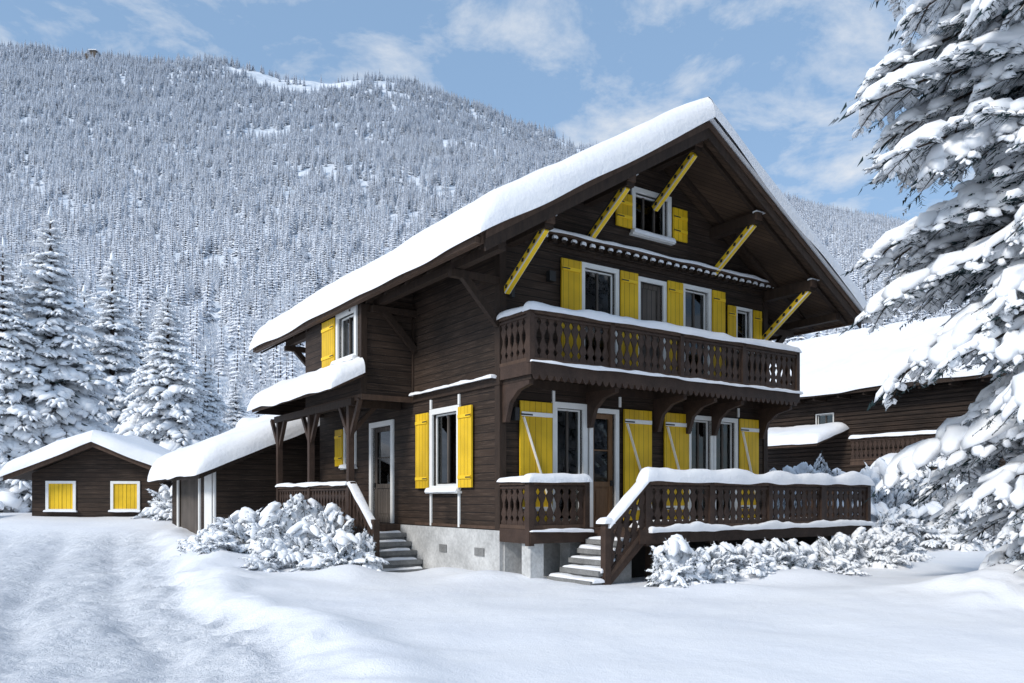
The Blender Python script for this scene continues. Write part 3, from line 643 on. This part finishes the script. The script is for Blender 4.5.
railsnow(w,(.80,-2.2,1.10),(1.76,-2.2,1.92),.2,.14,11); snow_cap(w,(.69,-2.29,1.162),(.19,0,0),(0,.19,0),.10)
w.beam((.72,-2.2,.05),(1.75,-2.2,.93),.06,.22,mRAIL)
w.obj('terrace_and_steps',MATS,ch)
# side porch
w=MB()
w.box(-1.35,-.045,4.2,9.3,.80,.965,mBEAM2); w.box(-1.3,-.1,4.3,9.3,-.5,.8,mPLAS)
w.box(-1.4,-1.352,4.15,9.3,.74,1.0,mRAIL)
for y in (4.25,6.75,9.2): w.box(-1.36,-1.22,y-.07,y+.07,.97,3.86,mRAIL); w.beam((-1.29,y+.05,3.0),(-1.29,y+.65,3.8),.09,.1,mRAIL); w.beam((-1.29,y-.05,3.0),(-1.29,y-.55,3.8),.09,.1,mRAIL)
w.beam((-1.25,4.25,3.1),(-.6,4.25,3.78),.09,.1,mRAIL)
w.box(-1.38,-1.2,4.0,9.4,3.68,3.85,mBEAM)
w.box(-1.2,-.04,4.18,4.32,3.66,3.84,mBEAM)
balusters(w,(-1.3,4.35,.98),(-1.3,9.15,.98),.92,'cut'); railsnow(w,(-1.3,4.3,1.9),(-1.3,9.2,1.9),.16,.07,4)
w.prism([(-1.275,3.55,4.38),(-1.98,3.55,4.02),(-1.98,3.55,3.94),(-1.275,3.55,4.28)],(0,5.9,0),mBEAM2)
snow_cap(w,(-2.04,3.5,4.03),(0,6.0,0),(.76,0,.38),.36,amp=.3,over=.06,rnd=(1,1,1,0),seed=6,r=.28,droop=.06,wsc=1.2)
w.prism([(-1.98,9.2,3.9),(0,9.2,3.9),(0,9.2,4.9),(-1.2,9.2,4.35)],(0,.1,0),mWALL)
w.prism([(-1.27,7.2,4.3),(-.0,7.2,4.95),(0,7.2,4.88),(-1.27,7.2,4.22)],(0,2.2,0),mBEAM2); snow_cap(w,(-1.27,7.2,4.32),(0,2.3,0),(1.27,0,.64),.3,seed=2)
for i in range(5):
    zt=.96-.19*(i+1); ya=4.18-.27*i; yb=ya-.3
    w.box(-1.22,-.06,yb,ya,zt-.1,zt,mSTONE); w.box(-1.18,-.08,yb+.04,ya,-.5,zt-.1,mSTONE); snow_cap(w,(-1.15,yb+.08,zt+.001),(.95,0,0),(0,.18,0),.04,amp=.9,nsc=.4,seed=i+3)
balusters(w,(-1.28,2.95,.05),(-1.28,4.15,.97),.92,'cut'); w.box(-1.35,-1.21,2.86,3.0,-.4,1.12,mRAIL); railsnow(w,(-1.28,2.95,.97),(-1.28,4.18,1.90),.14,.06,4)
w.box(-1.34,-1.22,4.1,4.2,.5,1.95,mRAIL)
w.obj('side_porch',MATS,ch)

# ================================================================ GARAGE
ga=empty('garage',(*W(-2.6,10.8),0),ANG); w=MB(); f=Face(w,'left',0)
f.wall(0,5.8,-.2,2.45,.15,[(1.9,4.7,-.2,2.25)]); w.prism([(.002,0,-.2),(6.8,0,-.2),(6.8,0,2.4),(3.4,0,3.9),(.002,0,2.45)],(0,-.02,0),mWALL); w.box(6.7,6.8,0,5.8,-.2,2.4,mWALL); w.prism([(.15,5.7,-.2),(6.7,5.7,-.2),(6.7,5.7,2.4),(3.4,5.7,3.9),(.15,5.7,2.45)],(0,.1,0),mWALL)
f.box(1.9,4.7,-.1,-.05,-.1,2.25,mGREY); f.box(1.75,1.9,.0,.05,-.1,2.35,mWHT); f.box(4.7,4.85,.0,.05,-.1,2.35,mWHT); f.box(1.9,4.7,0,.05,2.25,2.36,mWHT); f.box(.35,1.2,.002,.04,.4,2.3,mWHT); f.box(.0,.14,.002,.05,-.1,2.35,mWHT)
for sg in (-1,1):
    ux=3.4+sg*4.0; zr=lambda u:4.05-.45*abs(u-3.4)
    w.prism([(3.4,-.6,zr(3.4)),(ux,-.6,zr(ux)),(ux,-.6,zr(ux)-.14),(3.4,-.6,zr(3.4)-.14)],(0,6.9,0),mBEAM)
    O=A3(ux-.0+sg*.05,-.65,zr(ux)+.01); snow_cap(w,O,(0,7.0,0),A3(3.4,-.65,zr(3.4)+.01)-O,.62,amp=.25,over=.09,rnd=(1,1,1,0),seed=8,nsc=2.0,r=.5,droop=.08,wsc=1.5)
w.obj('garage_body',MATS,ga)
sh=empty('storage_shed',(-8.6,36,.7),ANG*.6); w=MB(); w.box(-3,3,0,4,-.5,2.6,mWALL); w.box(-1.6,-.8,-.02,-.001,1.2,2.1,mWHT)
w.prism([(-3.5,-.4,2.5),(3.5,-.4,2.5),(3.5,2,3.9),(-3.5,2,3.9)],(0,0,.12),mBEAM); snow_cap(w,(-3.5,-.45,2.63),(7,0,0),(0,2.45,1.4),.5,rnd=(1,1,1,0),seed=5); snow_cap(w,(-3.5,4.4,2.63),(7,0,0),(0,-2.45,1.4),.5,rnd=(1,1,1,0),seed=5)
w.obj('shed_body',MATS,sh)
# ================================================================ CABIN
cx,cy=-15.45,30.0; cab=empty('wooden_cabin',(cx,cy,.74),math.radians(9)); w=MB(); f=Face(w,'front',0)
f.wall(-2.3,2.3,-.5,1.75,.15,[(-1.72,-.88,.42,1.36),(.53,1.37,.42,1.36)])
w.prism([(-2.3,0,1.75),(2.3,0,1.75),(0,0,2.75)],(0,.15,0),mWALL); w.box(-2.3,-2.15,.15,5,-.5,1.75,mWALL); w.box(2.15,2.3,.15,5,-.5,1.75,mWALL)
for a in (-1.72,.53):
    b=a+.84
    f.box(a,b,-.06,.01,.42,1.36,mYEL); f.box(a+.40,a+.44,.012,.02,.42,1.36,mYPL)
    f.box(a-.1,a,-.02,.05,.32,1.46,mWHT);f.box(b,b+.1,-.02,.05,.32,1.46,mWHT);f.box(a,b,-.02,.05,1.36,1.46,mWHT);f.box(a,b,-.02,.05,.32,.42,mWHT)
    snow_cap(w,(a-.12,-.12,.33),(1.08,0,0),(0,.06,0),.06)
for sg in (-1,1):
    zr=lambda u:2.9-.42*abs(u)
    ux=sg*3.0; w.prism([(0,-.6,zr(0)),(ux,-.6,zr(ux)),(ux,-.6,zr(ux)-.12),(0,-.6,zr(0)-.12)],(0,6.2,0),mBEAM); w.prism([(0,-.65,zr(0)+.0),(ux,-.65,zr(ux)+.0),(ux,-.65,zr(ux)-.2),(0,-.65,zr(0)-.2)],(0,.045,0),mBEAM2)
    O=A3(ux+sg*.05,-.68,zr(ux)+.01); snow_cap(w,O,(0,6.3,0),A3(0,-.68,zr(0)+.01)-O,.5,amp=.25,over=.10,rnd=(1,1,1,0),seed=12,nsc=1.8,r=.42,droop=.07,wsc=1.5)
w.obj('cabin_body',MATS,cab)
# ================================================================ NEIGHBOUR CHALET
nb=empty('neighbouring_chalet',(15.8,30,.4),ANG); w=MB(); f=Face(w,'left',1.0)
f.wall(-5,9.0,-.6,5.6,.2,[(4.9,5.7,3.9,4.8),(3.0,3.9,.9,1.9)],mBEAM)
f.window(4.9,5.7,3.9,4.8,fw=.04,snow=False); f.window(3.0,3.9,.9,1.9,fw=.06)
w.box(1,9,8.8,9,-.6,5.6,mWALL); w.box(1,9,-5,-4.8,-.6,5.6,mWALL); w.prism([(1,9.0,5.6),(9,9.0,5.6),(5,9.0,8.2)],(0,-.2,0),mWALL)
for k in range(33): w.box(.955,.998,-5,9,-.4+k*.18,-.26+k*.18,mWALL) if not (22<k<30) else (w.box(.955,.998,-5,4.8,-.4+k*.18,-.26+k*.18,mWALL),w.box(.955,.998,5.8,9,-.4+k*.18,-.26+k*.18,mWALL))
for sg in (-1,1):
    zr=lambda u:8.45-.56*abs(u-5); ux=5+sg*5
    w.prism([(5,-6,zr(5)),(ux,-6,zr(ux)),(ux,-6,zr(ux)-.2),(5,-6,zr(5)-.2)],(0,16.5,0),mBEAM)
    O=A3(ux,-6.05,zr(ux)+.01); snow_cap(w,O,(0,16.6,0),A3(5,-6.05,zr(5)+.01)-O,.6,over=.07,rnd=(1,1,1,0),seed=15,nsc=2.5,r=.45,droop=.08,wsc=2)
for k in range(12): w.box(.1,.95,-4+k*1.15,-3.9+k*1.15,5.35,5.5,mBEAM)
w.box(-.1,.95,-1,3.4,2.5,2.65,mBEAM2); balusters(w,(-.05,-1,2.65),(-.05,3.4,2.65),.95,'cut'); railsnow(w,(-.05,-1,3.6),(-.05,3.4,3.6),.2,.12,4)
w.prism([(-1.2,4.2,3.3),(.95,4.2,4.0),(.95,4.2,4.1),(-1.2,4.2,3.42)],(0,4,0),mBEAM2); snow_cap(w,(-1.25,4.15,3.43),(0,4.1,0),(2.2,0,.68),.35,seed=4)
w.prism([(-1.0,-1.5,2.2),(.95,-1.5,2.75),(.95,-1.5,2.85),(-1.0,-1.5,2.3)],(0,3.4,0),mBEAM2); snow_cap(w,(-1.05,-1.55,2.32),(0,3.5,0),(2,0,.55),.35,seed=9)
w.obj('chalet_body',MATS,nb)

# shrubs placement
for (u,v,sx,hh) in ((1.55,-3.15,.70,1.0),(2.35,-2.95,.58,.75),(3.1,-2.85,.6,.75),(3.9,-2.8,.58,.8),(4.6,-2.85,.6,.85),(5.3,-2.8,.6,.8),(6.1,-2.85,.6,.8),(6.9,-2.8,.6,.85),(7.6,-2.85,.6,.85),(8.3,-2.8,.6,.85),(9.1,-2.8,.6,.85),(3.4,-3.4,.45,.45),(5.9,-3.4,.45,.45),(7.8,-3.4,.45,.45),(9.8,-2.3,.65,.85)):
    shrub(*W(u,v),sx,hh)
for (x,y,sx,hh) in ((-3.35,15.7,.7,.85),(-4.2,16.4,.8,1.05),(-5.1,17.3,.9,1.2),(-6.0,18.1,.85,1.1),(-6.8,18.9,.8,.95),(-4.9,18.6,.95,1.6),(-3.9,17.5,.8,1.45),(-6.1,16.8,.55,.5),(-7.4,19.8,.8,.9),(-4.8,15.8,.5,.45),(-3.2,16.8,.5,1.0)):
    shrub(x,y,sx,hh)
for i in range(18): shrub(8.2+i*.56,25.6+rr.uniform(-.6,.6)-.05*i,rr.uniform(1.1,1.4),rr.uniform(2.3,2.9))
for i in range(10): shrub(10.0+i*.75,23.2+rr.uniform(-.4,.4),rr.uniform(.9,1.2),rr.uniform(1.3,1.8))
for i in range(8): shrub(-12.3+i*.5,30+rr.uniform(-1,1),rr.uniform(.8,1.2),rr.uniform(.9,1.7))
for i in range(4): shrub(-19.5-i*.9,28+rr.uniform(-1,1),1.0,1.2)

# ================================================================ LIGHT, SKY, CAMERA
sd=Vector((-.66,-.68,.0)).normalized(); el=math.radians(36); sd=Vector((sd.x*math.cos(el),sd.y*math.cos(el),math.sin(el)))
l=bpy.data.lights.new('sun','SUN'); l.energy=2.75;l.angle=math.radians(12);l.color=(1,.955,.89); lo=bpy.data.objects.new('sun',l); lo.rotation_euler=sd.to_track_quat('Z','Y').to_euler(); lo.location=(0,0,50); S.collection.objects.link(lo)
wd=bpy.data.worlds.new('World'); S.world=wd; wd.use_nodes=True; t=wd.node_tree;N=t.nodes;L=t.links
bg=N['Background']; sk=N.new('ShaderNodeTexSky'); sk.sky_type='NISHITA'; sk.sun_disc=False; sk.sun_elevation=el; sk.sun_rotation=math.atan2(sd.x,sd.y); sk.altitude=300; sk.dust_density=.7
tc=N.new('ShaderNodeTexCoord'); sx=N.new('ShaderNodeSeparateXYZ'); L.new(tc.outputs['Generated'],sx.inputs[0])
def M(op,a,b):
    x=N.new('ShaderNodeMath');x.operation=op
    for i,v in enumerate((a,b)):
        if isinstance(v,(int,float)):x.inputs[i].default_value=v
        else:L.new(v,x.inputs[i])
    return x.outputs[0]
def MX_(f,a,b):
    x=N.new('ShaderNodeMix');x.data_type='RGBA'
    for i,v in ((0,f),(6,a),(7,b)):
        if isinstance(v,(int,float)): x.inputs[i].default_value=v
        elif isinstance(v,tuple): x.inputs[i].default_value=(*v,1)
        else: L.new(v,x.inputs[i])
    return x.outputs[2]
zz=M('MAXIMUM',M('ADD',sx.outputs[2],.12),.05); cb=N.new('ShaderNodeCombineXYZ'); L.new(M('DIVIDE',sx.outputs[0],zz),cb.inputs[0]);L.new(M('DIVIDE',sx.outputs[1],zz),cb.inputs[1])
n1=N.new('ShaderNodeTexNoise');n1.inputs['Scale'].default_value=3.4;n1.inputs['Detail'].default_value=9;n1.inputs['Roughness'].default_value=.62;n1.inputs['Distortion'].default_value=.3;L.new(cb.outputs[0],n1.inputs['Vector'])
rp=N.new('ShaderNodeValToRGB');rp.color_ramp.elements[0].position=.47;rp.color_ramp.elements[0].color=(0,0,0,1);rp.color_ramp.elements[1].position=.68;rp.color_ramp.elements[1].color=(.9,.9,.9,1);L.new(n1.outputs['Fac'],rp.inputs[0])
hz=MX_(.55,sk.outputs[0],(2.45,3.9,5.9))
L.new(MX_(rp.outputs[0],hz,(5.6,5.85,6.2)),bg.inputs[0]); bg.inputs[1].default_value=.145
cd=bpy.data.cameras.new('camera'); cd.lens=28.23;cd.sensor_width=36;cd.shift_y=.152;cd.clip_end=6000;cd.clip_start=.1
co=bpy.data.objects.new('camera',cd);co.location=(0,0,1.6);co.rotation_euler=(math.radians(90),0,0);S.collection.objects.link(co);S.camera=co
S.view_settings.view_transform='Standard';S.view_settings.look='None';S.view_settings.exposure=0
